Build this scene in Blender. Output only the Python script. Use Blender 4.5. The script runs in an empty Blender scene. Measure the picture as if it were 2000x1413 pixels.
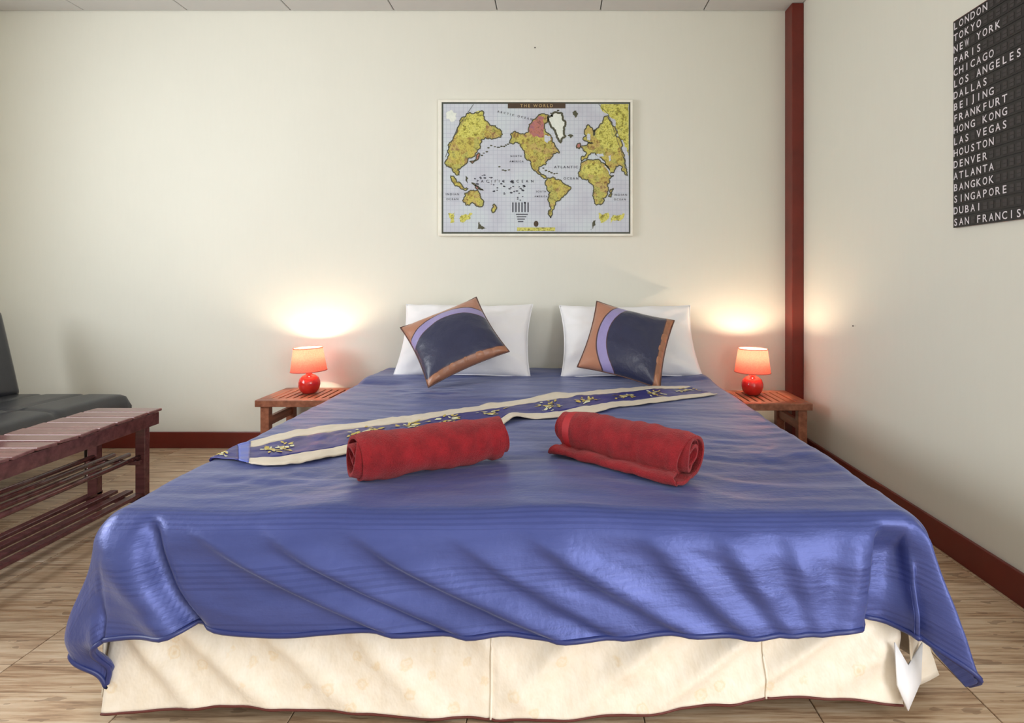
import bpy, bmesh, math, random
import numpy as np
from mathutils import Vector, Matrix, Euler

random.seed(7)
rng = np.random.default_rng(11)
S = bpy.context.scene
C = S.collection
R = math.radians

# ------------------------------------------------------------------ camera
F_PX = 1122.0
CAM_H = 0.99
cam_d = bpy.data.cameras.new('camera')
cam = bpy.data.objects.new('camera', cam_d); C.objects.link(cam)
cam.location = (0, 0, CAM_H); cam.rotation_euler = (R(90), 0, 0)
cam_d.sensor_fit = 'HORIZONTAL'; cam_d.sensor_width = 36.0
cam_d.lens = F_PX / 2000 * 36
cam_d.shift_x = -85 / 2000
cam_d.shift_y = -158.5 / 2000
cam_d.clip_start = 0.02
S.camera = cam

# ------------------------------------------------------------------ world, daylight, exposure
W_RIGHT, W_LEFT, W_BACK, W_FRONT, CEIL = 1.425, -3.30, 3.40, -1.70, 2.585
world = bpy.data.worlds.new('sky'); S.world = world; world.use_nodes = True
bg = world.node_tree.nodes['Background']
bg.inputs['Color'].default_value = (0.80, 0.90, 1.0, 1)
bg.inputs['Strength'].default_value = 1.0

def area(name, loc, rot, sx, sy, watts, col):
    l = bpy.data.lights.new(name, 'AREA'); l.shape = 'RECTANGLE'; l.size = sx; l.size_y = sy
    l.energy = watts; l.color = col
    o = bpy.data.objects.new(name, l); C.objects.link(o)
    o.location = loc; o.rotation_euler = rot
    return o
# daylight coming in at the glass door in the right wall, beside the camera, and at the window over the sofa
WIN_R = (-1.45, 0.45, 0.10, 2.15)     # y0 y1 z0 z1 in the right wall
WIN_L = (0.15, 2.05, 0.90, 2.20)      # y0 y1 z0 z1 in the left wall
area('door_daylight', (W_RIGHT+0.02, (WIN_R[0]+WIN_R[1])/2, (WIN_R[2]+WIN_R[3])/2), (R(90), 0, R(90)),
     WIN_R[1]-WIN_R[0]-.1, WIN_R[3]-WIN_R[2]-.1, 70, (0.99, 0.99, 1.0))
area('window_daylight', (W_LEFT-0.02, (WIN_L[0]+WIN_L[1])/2, (WIN_L[2]+WIN_L[3])/2), (R(90), 0, R(-90)),
     WIN_L[1]-WIN_L[0]-.1, WIN_L[3]-WIN_L[2]-.1, 63, (0.96, 0.985, 1.0))

S.view_settings.view_transform = 'Standard'
S.view_settings.look = 'None'
S.view_settings.gamma = 1.0
S.view_settings.use_curve_mapping = False
S.view_settings.exposure = 0.0
try:
    S.cycles.use_denoising = True
    S.cycles.max_bounces = 8; S.cycles.diffuse_bounces = 4
    S.cycles.use_adaptive_sampling = True; S.cycles.adaptive_threshold = .03
    S.cycles.sample_clamp_indirect = 6.0
except Exception:
    pass

# ------------------------------------------------------------------ helpers
def lin(r, g, b):
    f = lambda c: (c/255/12.92) if c/255 <= .04045 else ((c/255+.055)/1.055)**2.4
    return (f(r), f(g), f(b), 1)

class NT:
    """small wrapper that makes node graphs short"""
    def __init__(s, name):
        s.m = bpy.data.materials.new(name); s.m.use_nodes = True
        s.t = s.m.node_tree; s.n = s.t.nodes; s.b = s.n['Principled BSDF']
        s.out = s.n['Material Output']
    def add(s, typ, **kw):
        n = s.n.new(typ)
        for k, v in kw.items():
            if k.startswith('i_'):
                n.inputs[k[2:].replace('_', ' ')].default_value = v
            else:
                setattr(n, k, v)
        return n
    def link(s, a, b): s.t.links.new(a, b)
    def math(s, op, a, b=None, c=None):
        n = s.n.new('ShaderNodeMath'); n.operation = op
        for i, v in enumerate((a, b, c)):
            if v is None: continue
            if isinstance(v, (int, float)): n.inputs[i].default_value = v
            else: s.link(v, n.inputs[i])
        return n.outputs[0]
    def mix(s, fac, a, b, typ='MIX'):
        n = s.n.new('ShaderNodeMix'); n.data_type = 'RGBA'; n.blend_type = typ
        for sock, v in ((n.inputs['Factor'], fac), (n.inputs['A'], a), (n.inputs['B'], b)):
            if isinstance(v, (int, float, tuple, list)): sock.default_value = v
            else: s.link(v, sock)
        return n.outputs['Result']
    def ramp(s, fac, stops):
        n = s.n.new('ShaderNodeValToRGB')
        e = n.color_ramp.elements
        while len(e) < len(stops): e.new(.5)
        for el, (p, c) in zip(e, stops): el.position = p; el.color = c
        s.link(fac, n.inputs[0]); return n.outputs['Color']
    def coords(s, kind='Object', scale=(1, 1, 1), rot=(0, 0, 0)):
        tc = s.n.new('ShaderNodeTexCoord'); mp = s.n.new('ShaderNodeMapping')
        mp.inputs['Scale'].default_value = scale; mp.inputs['Rotation'].default_value = rot
        s.link(tc.outputs[kind], mp.inputs[0]); return mp.outputs[0]
    def world_pos(s, scale=(1, 1, 1)):
        g = s.n.new('ShaderNodeNewGeometry'); mp = s.n.new('ShaderNodeMapping')
        mp.inputs['Scale'].default_value = scale
        s.link(g.outputs['Position'], mp.inputs[0]); return mp.outputs[0]
    def noise(s, vec, scale, detail=4, rough=.55):
        n = s.add('ShaderNodeTexNoise'); n.inputs['Scale'].default_value = scale
        n.inputs['Detail'].default_value = detail; n.inputs['Roughness'].default_value = rough
        s.link(vec, n.inputs['Vector']); return n.outputs['Fac']
    def bump(s, h, strength=.3, dist=.01):
        n = s.add('ShaderNodeBump'); n.inputs['Strength'].default_value = strength
        n.inputs['Distance'].default_value = dist
        s.link(h, n.inputs['Height']); s.link(n.outputs[0], s.b.inputs['Normal'])
    def set(s, **kw):
        for k, v in kw.items(): s.b.inputs[k.replace('_', ' ')].default_value = v
        return s
    def col(s, v):
        if isinstance(v, tuple): s.b.inputs['Base Color'].default_value = v
        else: s.link(v, s.b.inputs['Base Color'])

def plain(name, col, rough=.5, var=.06, scale=20, bump=0, bscale=80, **kw):
    t = NT(name); t.set(Roughness=rough, **kw)
    v = t.coords('Object')
    n = t.noise(v, scale)
    dark = tuple(c*(1-var) for c in col[:3])+(1,); lite = tuple(min(1, c*(1+var)) for c in col[:3])+(1,)
    t.col(t.ramp(n, [(.3, dark), (.7, lite)]))
    if bump: t.bump(t.noise(v, bscale, 3), bump, .004)
    return t.m

def wloc(o):
    v = Vector((0, 0, 0))
    while o: v += o.location; o = o.parent
    return v

def mk(name, verts, faces, mat, parent=None, smooth=False, world=False, mats=None, fmat=None, uv=None):
    me = bpy.data.meshes.new(name)
    vs = np.asarray(verts, float)
    if world and parent is not None: vs = vs - np.array(wloc(parent))
    me.from_pydata(vs.tolist(), [], [list(map(int, f)) for f in faces])
    for m in (mats or [mat]): me.materials.append(m)
    if fmat is not None: me.polygons.foreach_set('material_index', np.asarray(fmat, dtype=np.int32))
    if smooth: me.polygons.foreach_set('use_smooth', [True]*len(me.polygons))
    if uv is not None:
        l = me.uv_layers.new(name='UVMap')
        idx = np.empty(len(me.loops), dtype=np.int32); me.loops.foreach_get('vertex_index', idx)
        l.data.foreach_set('uv', np.asarray(uv, float)[idx].ravel())
    me.update()
    o = bpy.data.objects.new(name, me); C.objects.link(o)
    if parent is not None: o.parent = parent
    return o

BOXF = [(0, 3, 2, 1), (4, 5, 6, 7), (0, 1, 5, 4), (1, 2, 6, 5), (2, 3, 7, 6), (3, 0, 4, 7)]
def boxv(x0, x1, y0, y1, z0, z1):
    return [(x0, y0, z0), (x1, y0, z0), (x1, y1, z0), (x0, y1, z0), (x0, y0, z1), (x1, y0, z1), (x1, y1, z1), (x0, y1, z1)]
def bev(o, w, seg=2):
    m = o.modifiers.new('bevel', 'BEVEL'); m.width = w; m.segments = seg; m.limit_method = 'ANGLE'; m.angle_limit = R(40)
    return o
def box(name, x0, x1, y0, y1, z0, z1, mat, parent=None, bevel=0.0, world=False, seg=2):
    o = mk(name, boxv(x0, x1, y0, y1, z0, z1), BOXF, mat, parent, world=world)
    if bevel: bev(o, bevel, seg)
    return o
def join(parts):
    V, Fc = [], []
    for v, f in parts:
        k = len(V); V += list(v); Fc += [tuple(i+k for i in q) for q in f]
    return V, Fc
def grid_faces(nu, nv, flip=False, wrap_u=False):
    f = []
    for i in range(nu if wrap_u else nu-1):
        for j in range(nv-1):
            a, b = i*nv+j, ((i+1) % nu)*nv+j
            q = (a, b, b+1, a+1)
            f.append(q[::-1] if flip else q)
    return f
def lathe(prof, n=32, cap=True):
    V, Fc = [], []
    for k in range(n):
        a = 2*math.pi*k/n
        for r, z in prof: V.append((r*math.cos(a), r*math.sin(a), z))
    m = len(prof)
    for k in range(n):
        for j in range(m-1):
            a, b = k*m+j, ((k+1) % n)*m+j
            Fc.append((a, b, b+1, a+1))
    if cap:
        Fc.append(tuple(k*m for k in range(n))[::-1]); Fc.append(tuple(k*m+m-1 for k in range(n)))
    return V, Fc
def tube(path, rad, n=8, closed=False):
    P = [Vector(p) for p in path]; V, Fc = [], []
    N = len(P); up = Vector((0, 0, 1))
    for i, p in enumerate(P):
        a = P[(i-1) % N] if (closed or i > 0) else p
        b = P[(i+1) % N] if (closed or i < N-1) else p
        d = (b-a).normalized()
        ref = up if abs(d.dot(up)) < .95 else Vector((1, 0, 0))
        s = d.cross(ref).normalized(); t = s.cross(d)
        for k in range(n):
            w = 2*math.pi*k/n
            V.append(tuple(p+(s*math.cos(w)+t*math.sin(w))*rad))
    for i in range(N if closed else N-1):
        j = (i+1) % N
        for k in range(n):
            Fc.append((i*n+k, i*n+(k+1) % n, j*n+(k+1) % n, j*n+k))
    if not closed:
        Fc.append(tuple(range(n))[::-1]); Fc.append(tuple((N-1)*n+k for k in range(n)))
    return V, Fc

def tag(o, label=None, cat=None, group=None, kind=None):
    if label: o['label'] = label
    if cat: o['category'] = cat
    if group: o['group'] = group
    if kind: o['kind'] = kind
    return o
def thing(name, loc, label, cat, group=None, rot=(0, 0, 0)):
    o = bpy.data.objects.new(name, None); C.objects.link(o)
    o.empty_display_size = .1
    o.location = loc; o.rotation_euler = rot
    return tag(o, label, cat, group)
def copy_tree(o, parent=None):
    c = o.copy(); C.objects.link(c); c.parent = parent
    for ch in list(o.children):
        if ch.name in S.objects: copy_tree(ch, c)
    return c

def sstep(a, b, x):
    t = np.clip((x-a)/(b-a), 0, 1); return t*t*(3-2*t)
_perm = rng.random((256, 256))
def vnoise(x, y):
    x = np.asarray(x, float); y = np.asarray(y, float)
    xi = np.floor(x).astype(int); yi = np.floor(y).astype(int)
    fx = x-xi; fy = y-yi; fx = fx*fx*(3-2*fx); fy = fy*fy*(3-2*fy)
    g = lambda a, b: _perm[a % 256, b % 256]
    return ((g(xi, yi)*(1-fx)+g(xi+1, yi)*fx)*(1-fy)+(g(xi, yi+1)*(1-fx)+g(xi+1, yi+1)*fx)*fy)*2-1
def fbm(x, y, o=3):
    return sum(vnoise(x*2**k+17*k, y*2**k+31*k)/2**k for k in range(o))

# ------------------------------------------------------------------ materials
def wall_mat(name, col):
    t = NT(name); t.set(Roughness=.62)
    p = t.world_pos((1, 1, .12)); n = t.noise(p, 60, 3)
    p2 = t.world_pos(); n2 = t.noise(p2, 1.6, 3)
    a = tuple(c*.965 for c in col[:3])+(1,)
    t.col(t.mix(.25, t.ramp(n2, [(.3, a), (.7, col)]), t.ramp(n, [(.35, a), (.65, col)])))
    t.bump(t.noise(p2, 140, 2), .08, .002)
    return t.m
M_WALL = wall_mat('cream_wall_paint', (0.79, 0.785, 0.70, 1))
M_CEILB = plain('ceiling_void', lin(120, 118, 114), .9)
M_CEIL = plain('ceiling_tile_white', lin(205, 203, 200), .8, .02, 6)
M_REDWOOD = plain('red_brown_gloss_paint', lin(106, 30, 17), .42, .18, 6, .08, 30)
M_BASE = plain('maroon_skirting_paint', lin(108, 36, 26), .35, .12, 6)
def floor_mat():
    t = NT('printed_wood_floor_tile'); t.set(Roughness=.36)
    g = t.n.new('ShaderNodeNewGeometry'); sp = t.n.new('ShaderNodeSeparateXYZ'); t.link(g.outputs['Position'], sp.inputs[0])
    x, y = sp.outputs[0], sp.outputs[1]
    oi = t.n.new('ShaderNodeObjectInfo')
    yy = t.math('MULTIPLY', t.math('ADD', y, 0.02), 10.0)
    pl = t.math('FLOOR', yy); fr = t.math('FRACT', yy)
    xs = t.math('ADD', x, t.math('MULTIPLY', oi.outputs['Random'], 37.0))
    cb = t.n.new('ShaderNodeCombineXYZ')
    t.link(xs, cb.inputs[0]); t.link(y, cb.inputs[1]); t.link(t.math('MULTIPLY', pl, 3.7), cb.inputs[2])
    mp = t.n.new('ShaderNodeMapping'); mp.inputs['Scale'].default_value = (1.6, 26, 1); t.link(cb.outputs[0], mp.inputs[0])
    n = t.noise(mp.outputs[0], 3.0, 6, .62)
    mp2 = t.n.new('ShaderNodeMapping'); mp2.inputs['Scale'].default_value = (5, 16, 1); t.link(cb.outputs[0], mp2.inputs[0])
    kn = t.noise(mp2.outputs[0], 2.2, 2)
    c = t.ramp(n, [(.34, lin(136, 104, 76)), (.44, lin(182, 150, 118)), (.54, lin(208, 182, 150)), (.68, lin(222, 202, 176))])
    c = t.mix(t.math('MULTIPLY', t.math('GREATER_THAN', kn, .66), .5), c, lin(98, 68, 46))
    wn = t.n.new('ShaderNodeTexWhiteNoise'); wn.noise_dimensions = '1D'
    t.link(t.math('ADD', pl, t.math('MULTIPLY', oi.outputs['Random'], 91.0)), wn.inputs['W'])
    c = t.mix(.22, c, t.ramp(wn.outputs['Value'], [(0, lin(150, 118, 92)), (1, lin(222, 204, 182))]))
    edge = t.math('LESS_THAN', t.math('ABSOLUTE', t.math('SUBTRACT', fr, .5)), .482)
    c = t.mix(edge, t.mix(.5, c, lin(120, 92, 70)), c)
    t.col(c); t.bump(n, .12, .003)
    return t.m
M_FLOOR = floor_mat()
M_GROUT = plain('dark_grout', lin(112, 98, 84), .9)
def wood(name, c0, c1, rough=.35, scale=(3, 40, 40)):
    t = NT(name); t.set(Roughness=rough)
    v = t.coords('Object', scale); n = t.noise(v, 1.2, 5, .6)
    t.col(t.ramp(n, [(.3, c0), (.7, c1)])); t.bump(n, .1, .002)
    return t.m
M_TEAK = wood('reddish_teak', lin(120, 70, 50), lin(166, 106, 80), .36, (30, 3, 30))
M_MAHOG = wood('dark_mahogany_gloss', lin(78, 44, 44), lin(112, 68, 68), .2, (4, 30, 30))
M_SLAT = wood('polished_mahogany_slat', lin(104, 66, 66), lin(140, 98, 96), .13, (4, 30, 30))
M_LEATHER = plain('black_leatherette', lin(46, 47, 53), .36, .1, 30, .12, 240)
M_CHROME = plain('chrome', (.8, .8, .8, 1), .15, 0, Metallic=1.0)
M_BLACKMETAL = plain('black_tube', lin(45, 34, 34), .35)

def duvet_mat():
    t = NT('blue_satin_stripe'); t.set(Roughness=.42, Metallic=.30, Sheen_Weight=.22, Sheen_Roughness=.4)
    t.b.inputs['Sheen Tint'].default_value = (.75, .8, 1, 1)
    uv = t.coords('UV'); sp = t.n.new('ShaderNodeSeparateXYZ'); t.link(uv, sp.inputs[0])
    v = sp.outputs[1]
    # satin stripes woven in groups across the cloth
    s1 = t.math('SINE', t.math('MULTIPLY', v, 2*math.pi/.012))
    gsel = t.math('GREATER_THAN', t.math('SINE', t.math('MULTIPLY', v, 2*math.pi/.125)), .1)
    st = t.math('MULTIPLY', t.math('GREATER_THAN', s1, .2), gsel)
    n = t.noise(t.coords('UV', (1.2, 6, 1)), 3, 4)
    base = t.ramp(n, [(.3, lin(62, 73, 134)), (.7, lin(75, 87, 152))])
    c = t.mix(t.math('MULTIPLY', st, .4), base, lin(50, 61, 120))
    t.col(c)
    t.link(t.math('ADD', t.math('MULTIPLY', st, -.08), .42), t.b.inputs['Roughness'])
    w1 = t.noise(t.coords('UV', (1, 1, 1)), 9, 5, .6)
    w2 = t.noise(t.coords('UV', (5, 30, 1)), 2.5, 4, .6)
    h = t.math('ADD', t.math('MULTIPLY', w1, 1.0), t.math('MULTIPLY', w2, .22))
    t.bump(h, .24, .02)
    return t.m
M_DUVET = duvet_mat()
M_DUVETHEM = plain('blue_satin_hem', lin(44, 54, 112), .4, .05)
def skirt_mat():
    t = NT('cream_floral_skirt'); t.set(Roughness=.42, Sheen_Weight=.2)
    uv = t.coords('UV')
    vo = t.add('ShaderNodeTexVoronoi'); vo.inputs['Scale'].default_value = 17; vo.inputs['Randomness'].default_value = .7; t.link(uv, vo.inputs['Vector'])
    d = t.math('ADD', vo.outputs['Distance'], t.math('MULTIPLY', t.math('SUBTRACT', t.noise(uv, 90, 2), .5), .28))
    c = t.ramp(d, [(.04, lin(236, 204, 150)), (.12, lin(248, 236, 216)), (.20, lin(238, 212, 168)), (.27, lin(248, 238, 222))])
    n = t.noise(uv, 34, 4)
    c = t.mix(.55, c, t.ramp(n, [(.35, lin(238, 226, 206)), (.65, lin(245, 237, 224))]))
    t.col(c)
    t.bump(t.noise(t.coords('UV', (1, .7, 1), (0, 0, .7)), 14, 4), .55, .014)
    return t.m
M_SKIRT = skirt_mat()
M_SHEET = plain('white_cotton', lin(249, 249, 253), .75, .015, 10, .45, 14)
M_MATTRESS = plain('white_mattress_ticking', lin(225, 222, 216), .8)
M_BEDBASE = plain('dark_red_bed_base', lin(96, 40, 34), .6)

def terry():
    t = NT('crimson_terry'); t.set(Roughness=.95, Sheen_Weight=.28, Sheen_Roughness=.5)
    t.b.inputs['Sheen Tint'].default_value = (1, .35, .35, 1)
    v = t.coords('Object'); n = t.noise(v, 24, 4)
    t.col(t.ramp(n, [(.3, lin(116, 12, 22)), (.7, lin(150, 20, 30))]))
    t.bump(t.math('ADD', t.noise(v, 330, 2), t.math('MULTIPLY', t.noise(v, 30, 3), 1.2)), .7, .006)
    return t.m
M_TERRY = terry()
M_TERRYBAND = plain('crimson_woven_band', lin(172, 34, 42), .7, .05, 40, .2, 200)

# ------------------------------------------------------------------ the room
def structure(o, label, cat): return tag(o, label, cat, kind='structure')
T = .12
# floor: base slab plus individual tiles
floor = box('floor', W_LEFT-T, W_RIGHT+T, W_FRONT-T, W_BACK+T, -.10, -.004, M_GROUT)
structure(floor, 'wood-look tiled floor under the bed', 'floor')
TS = .40
tile0 = None
for i in range(-10, 4):
    for j in range(-9, 6):
        x0 = .60+i*TS; y0 = 1.62+j*TS
        xa, xb = max(x0, W_LEFT), min(x0+TS, W_RIGHT); ya, yb = max(y0, W_FRONT), min(y0+TS, W_BACK)
        if xb-xa < .02 or yb-ya < .02: continue
        full = abs(xb-xa-TS) < 1e-6 and abs(yb-ya-TS) < 1e-6
        g = .0013
        if full and tile0 is not None:
            o = tile0.copy(); C.objects.link(o)
        else:
            w, h = (xb-xa)/2-g, (yb-ya)/2-g; e = .0012
            V = boxv(-w, w, -h, h, -.008, -.001)[:4]+[(-w, -h, -.001), (w, -h, -.001), (w, h, -.001), (-w, h, -.001),
                 (-w+e, -h+e, 0), (w-e, -h+e, 0), (w-e, h-e, 0), (-w+e, h-e, 0)]
            Fc = [(0, 1, 5, 4), (1, 2, 6, 5), (2, 3, 7, 6), (3, 0, 4, 7), (4, 5, 9, 8), (5, 6, 10, 9), (6, 7, 11, 10), (7, 4, 8, 11), (8, 9, 10, 11)]
            o = mk('floor_tile', V, Fc, M_FLOOR)
            if full: tile0 = o
        o.parent = floor; o.location = ((xa+xb)/2, (ya+yb)/2, 0)
# ceiling with its square tiles
ceil = box('ceiling', W_LEFT-T, W_RIGHT+T, W_FRONT-T, W_BACK+T, CEIL+.012, CEIL+.1, M_CEILB)
structure(ceil, 'white tiled ceiling above the map wall', 'ceiling')
ct0 = None; CS = .61
for i in range(-1, 8):
    for j in range(0, 9):
        x0 = -2.785+i*CS; y1 = W_BACK-.004-j*CS
        xa, xb = max(x0, W_LEFT), min(x0+CS, W_RIGHT); ya, yb = max(y1-CS, W_FRONT), y1
        if xb-xa < .02 or yb-ya < .02: continue
        full = abs(xb-xa-CS) < 1e-6 and abs(yb-ya-CS) < 1e-6
        if full and ct0 is not None:
            o = ct0.copy(); C.objects.link(o)
        else:
            w, h = (xb-xa)/2-.003, (yb-ya)/2-.003
            o = bev(mk('ceiling_tile', boxv(-w, w, -h, h, 0, .012), BOXF, M_CEIL), .003, 1)
            if full: ct0 = o
        o.parent = ceil; o.location = ((xa+xb)/2, (ya+yb)/2, CEIL)
structure(box('wall_back', W_LEFT-T, W_RIGHT+T, W_BACK, W_BACK+T, 0, CEIL+.05, M_WALL), 'cream wall behind the bed with the world map', 'wall')
structure(box('wall_front', W_LEFT-T, W_RIGHT+T, W_FRONT-T, W_FRONT, 0, CEIL+.05, M_WALL), 'cream wall facing the bed', 'wall')
def wall_with_hole(name, axis, pos, a0, a1, h0, h1, z0, z1, label):
    parts = []
    for (p0, p1, q0, q1) in ((a0, h0, 0, CEIL+.05), (h1, a1, 0, CEIL+.05), (h0, h1, 0, z0), (h0, h1, z1, CEIL+.05)):
        if axis == 'x': parts.append((boxv(p0, p1, pos-T, pos, q0, q1), BOXF))
        else: parts.append((boxv(pos-T, pos, p0, p1, q0, q1), BOXF))
    V, Fc = join(parts)
    return structure(mk(name, V, Fc, M_WALL), label, 'wall')
wall_with_hole('wall_right', 'y', W_RIGHT+T, W_FRONT, W_BACK, WIN_R[0], WIN_R[1], WIN_R[2], WIN_R[3], 'cream side wall carrying the black city board')
wall_with_hole('wall_left', 'y', W_LEFT, W_FRONT, W_BACK, WIN_L[0], WIN_L[1], WIN_L[2], WIN_L[3], 'cream wall with a window behind the black sofa')
def frame_parts(axis, pos, a0, a1, z0, z1, n, root):
    w = .05
    def bar(nm, p0, p1, q0, q1):
        if axis == 'x': box(nm, p0, p1, pos-.09, pos-.04, q0, q1, M_SHEET, root, .003)
        else: box(nm, pos-.09, pos-.04, p0, p1, q0, q1, M_SHEET, root, .003)
    bar('window_frame', a0, a1, z0, z0+w); bar('window_frame', a0, a1, z1-w, z1)
    for k in range(n+1):
        c = a0+(a1-a0)*k/n; c = min(max(c, a0+w/2), a1-w/2)
        bar('window_frame', c-w/2, c+w/2, z0+w, z1-w)
wr = bpy.data.objects.new('window_1', None); C.objects.link(wr); structure(wr, 'white framed glass door in the right wall beside the viewer', 'window')
frame_parts('y', W_RIGHT+T+.01, WIN_R[0], WIN_R[1], WIN_R[2], WIN_R[3], 2, wr)
wl = bpy.data.objects.new('window_2', None); C.objects.link(wl); structure(wl, 'white framed window above the black sofa', 'window')
frame_parts('y', W_LEFT, WIN_L[0], WIN_L[1], WIN_L[2], WIN_L[3], 2, wl)
# skirting boards and the corner post
BH = .095
structure(box('baseboard_back', W_LEFT, 1.357, W_BACK-.015, W_BACK, 0, BH, M_BASE, bevel=.003), 'maroon skirting board along the map wall', 'baseboard')
structure(box('baseboard_right', W_RIGHT-.015, W_RIGHT, WIN_R[1]+.05, W_BACK-.11, 0, .10, M_BASE, bevel=.003), 'maroon skirting board along the right wall', 'baseboard')
structure(box('baseboard_left', W_LEFT, W_LEFT+.015, W_FRONT, W_BACK-.016, 0, BH, M_BASE, bevel=.003), 'maroon skirting board behind the sofa', 'baseboard')
structure(box('trim_1', 1.357, W_RIGHT, W_BACK-.105, W_BACK, 0, CEIL-.002, M_REDWOOD, bevel=.004), 'red-brown painted corner post beside the right lamp', 'post')

# ------------------------------------------------------------------ bed
BX0, BX1, BY0, BY1 = -1.005, .80, 1.30, 3.37
bed = thing('bed', ((BX0+BX1)/2, (BY0+BY1)/2, 0), 'low king size bed with cream floral skirt under the blue cover', 'bed')
box('bed_base', BX0+.05, BX1-.05, BY0+.06, BY1-.02, .06, .24, M_BEDBASE, bed, .01, True)
for lx in (BX0+.12, BX1-.12):
    for ly in (BY0+.2, BY1-.15):
        V, Fc = lathe([(.025, 0), (.03, .06)], 12)
        mk('leg', [(a+lx, b+ly, c) for a, b, c in V], Fc, M_BLACKMETAL, bed, world=True)
box('mattress', BX0+.03, BX1-.03, BY0+.05, BY1-.015, .24, .435, M_MATTRESS, bed, .04, True, 4)

def interp(x, pts):
    return np.interp(x, [p[0] for p in pts], [p[1] for p in pts])
def smooth_interp(x, pts, w=.05):
    return sum(interp(x+d*w, pts)*k for d, k in ((-1, .25), (-.5, .25), (0, .0), (.5, .25), (1, .25)))
# front skirt
nx, nz = 170, 40
px2x = lambda p: (p-1085)/877.0
hem_pts = [(px2x(p), CAM_H-(y-548)/877.0) for p, y in ((195, 1398), (300, 1394), (400, 1379), (520, 1385), (640, 1393), (800, 1402), (930, 1408), (1100, 1404), (1300, 1391), (1480, 1368), (1580, 1365), (1660, 1366), (1772, 1387))]
xs = np.linspace(px2x(195), px2x(1768), nx); zs = np.linspace(0, 1, nz)
X, K = np.meshgrid(xs, zs, indexing='ij')
hz = np.maximum(smooth_interp(X, hem_pts), .006)
Z = .30+(hz-.30)*K
fold = np.zeros_like(X)
for x0, sl, am, wd in ((-.93, .25, .010, .035), (-.80, .32, .012, .05), (-.62, .35, .009, .05), (-.42, .3, .008, .05), (-.15, .2, .006, .04),
                       (.02, -.3, .010, .05), (.22, -.38, .013, .06), (.42, -.42, .014, .06), (.60, -.4, .012, .05), (.75, -.3, .009, .05)):
    fold += 1.9*am*np.exp(-((X-x0-sl*(K-.5))/(wd*.8))**2)*(.4+.6*np.sin(np.pi*np.clip(K, 0, 1)))
fold += .004*fbm(X*9, K*3+5)
Y = 1.332-fold-.048*K
for sx in (960, 1500):       # sewn seams
    Y += .004*np.exp(-((X-px2x(sx))/.004)**2)
o = mk('skirt_front', np.stack([X, Y, Z], -1).reshape(-1, 3), grid_faces(nx, nz, True), M_SKIRT, bed, True, True,
       uv=np.stack([X, Z], -1).reshape(-1, 2))
m = o.modifiers.new('solid', 'SOLIDIFY'); m.thickness = .003
for sx in (960, 1500):
    i = int(np.argmin(abs(xs-px2x(sx))))
    V, Fc = tube([(X[i, j], Y[i, j]-.002, Z[i, j]) for j in range(0, nz)], .0025, 6)
    mk('skirt_seam', V, Fc, M_SKIRT, o, True, True, uv=[(v[0], v[2]) for v in V])
hemV, hemF = tube([(X[i, -1], Y[i, -1], Z[i, -1]) for i in range(nx)], .0028, 6)
mk('skirt_hem', hemV, hemF, M_BEDBASE, o, True, True)
# side skirts
for side in (-1, 1):
    ny = 110
    ys = np.linspace(1.305, BY1-.01, ny)
    Yg, K = np.meshgrid(ys, zs[::2], indexing='ij')
    xb = BX1-.012 if side > 0 else BX0-.006
    flare = (.125 if side > 0 else .03)*sstep(1.30, 1.375, Yg)*(1-sstep(1.42, 1.75, Yg))*K**.8+.012*K
    hz = .03+.02*np.sin(Yg*7)+(.02 if side > 0 else 0)*np.exp(-((Yg-1.37)/.1)**2)
    Z = .30+(hz-.30)*K
    Xg = xb+side*(flare+.010*np.sin(Yg*21)*K+.004*fbm(Yg*6, K*3))
    mk('skirt_side', np.stack([Xg, Yg, Z], -1).reshape(-1, 3), grid_faces(ny, nz//2, side < 0), M_SKIRT, bed, True, True,
       uv=np.stack([Yg, Z], -1).reshape(-1, 2)).modifiers.new('solid', 'SOLIDIFY').thickness = .003
# turned-out corner of the skirt at the foot of the bed
def pt(px, py, d): return np.array([(px-1085)*d/F_PX, d, CAM_H-(py-548)*d/F_PX])
cv = [pt(1746, 1255, 1.275), pt(1800, 1255, 1.33), pt(1797, 1331, 1.30), pt(1772, 1389, 1.262), pt(1751, 1338, 1.268), pt(1772, 1300, 1.298), pt(1770, 1345, 1.283)]
mk('skirt_corner', cv, [(0, 5, 6, 4), (5, 1, 2, 6), (4, 6, 3), (6, 2, 3)], M_SHEET, bed, True, True).modifiers.new('solid', 'SOLIDIFY').thickness = .003

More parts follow.
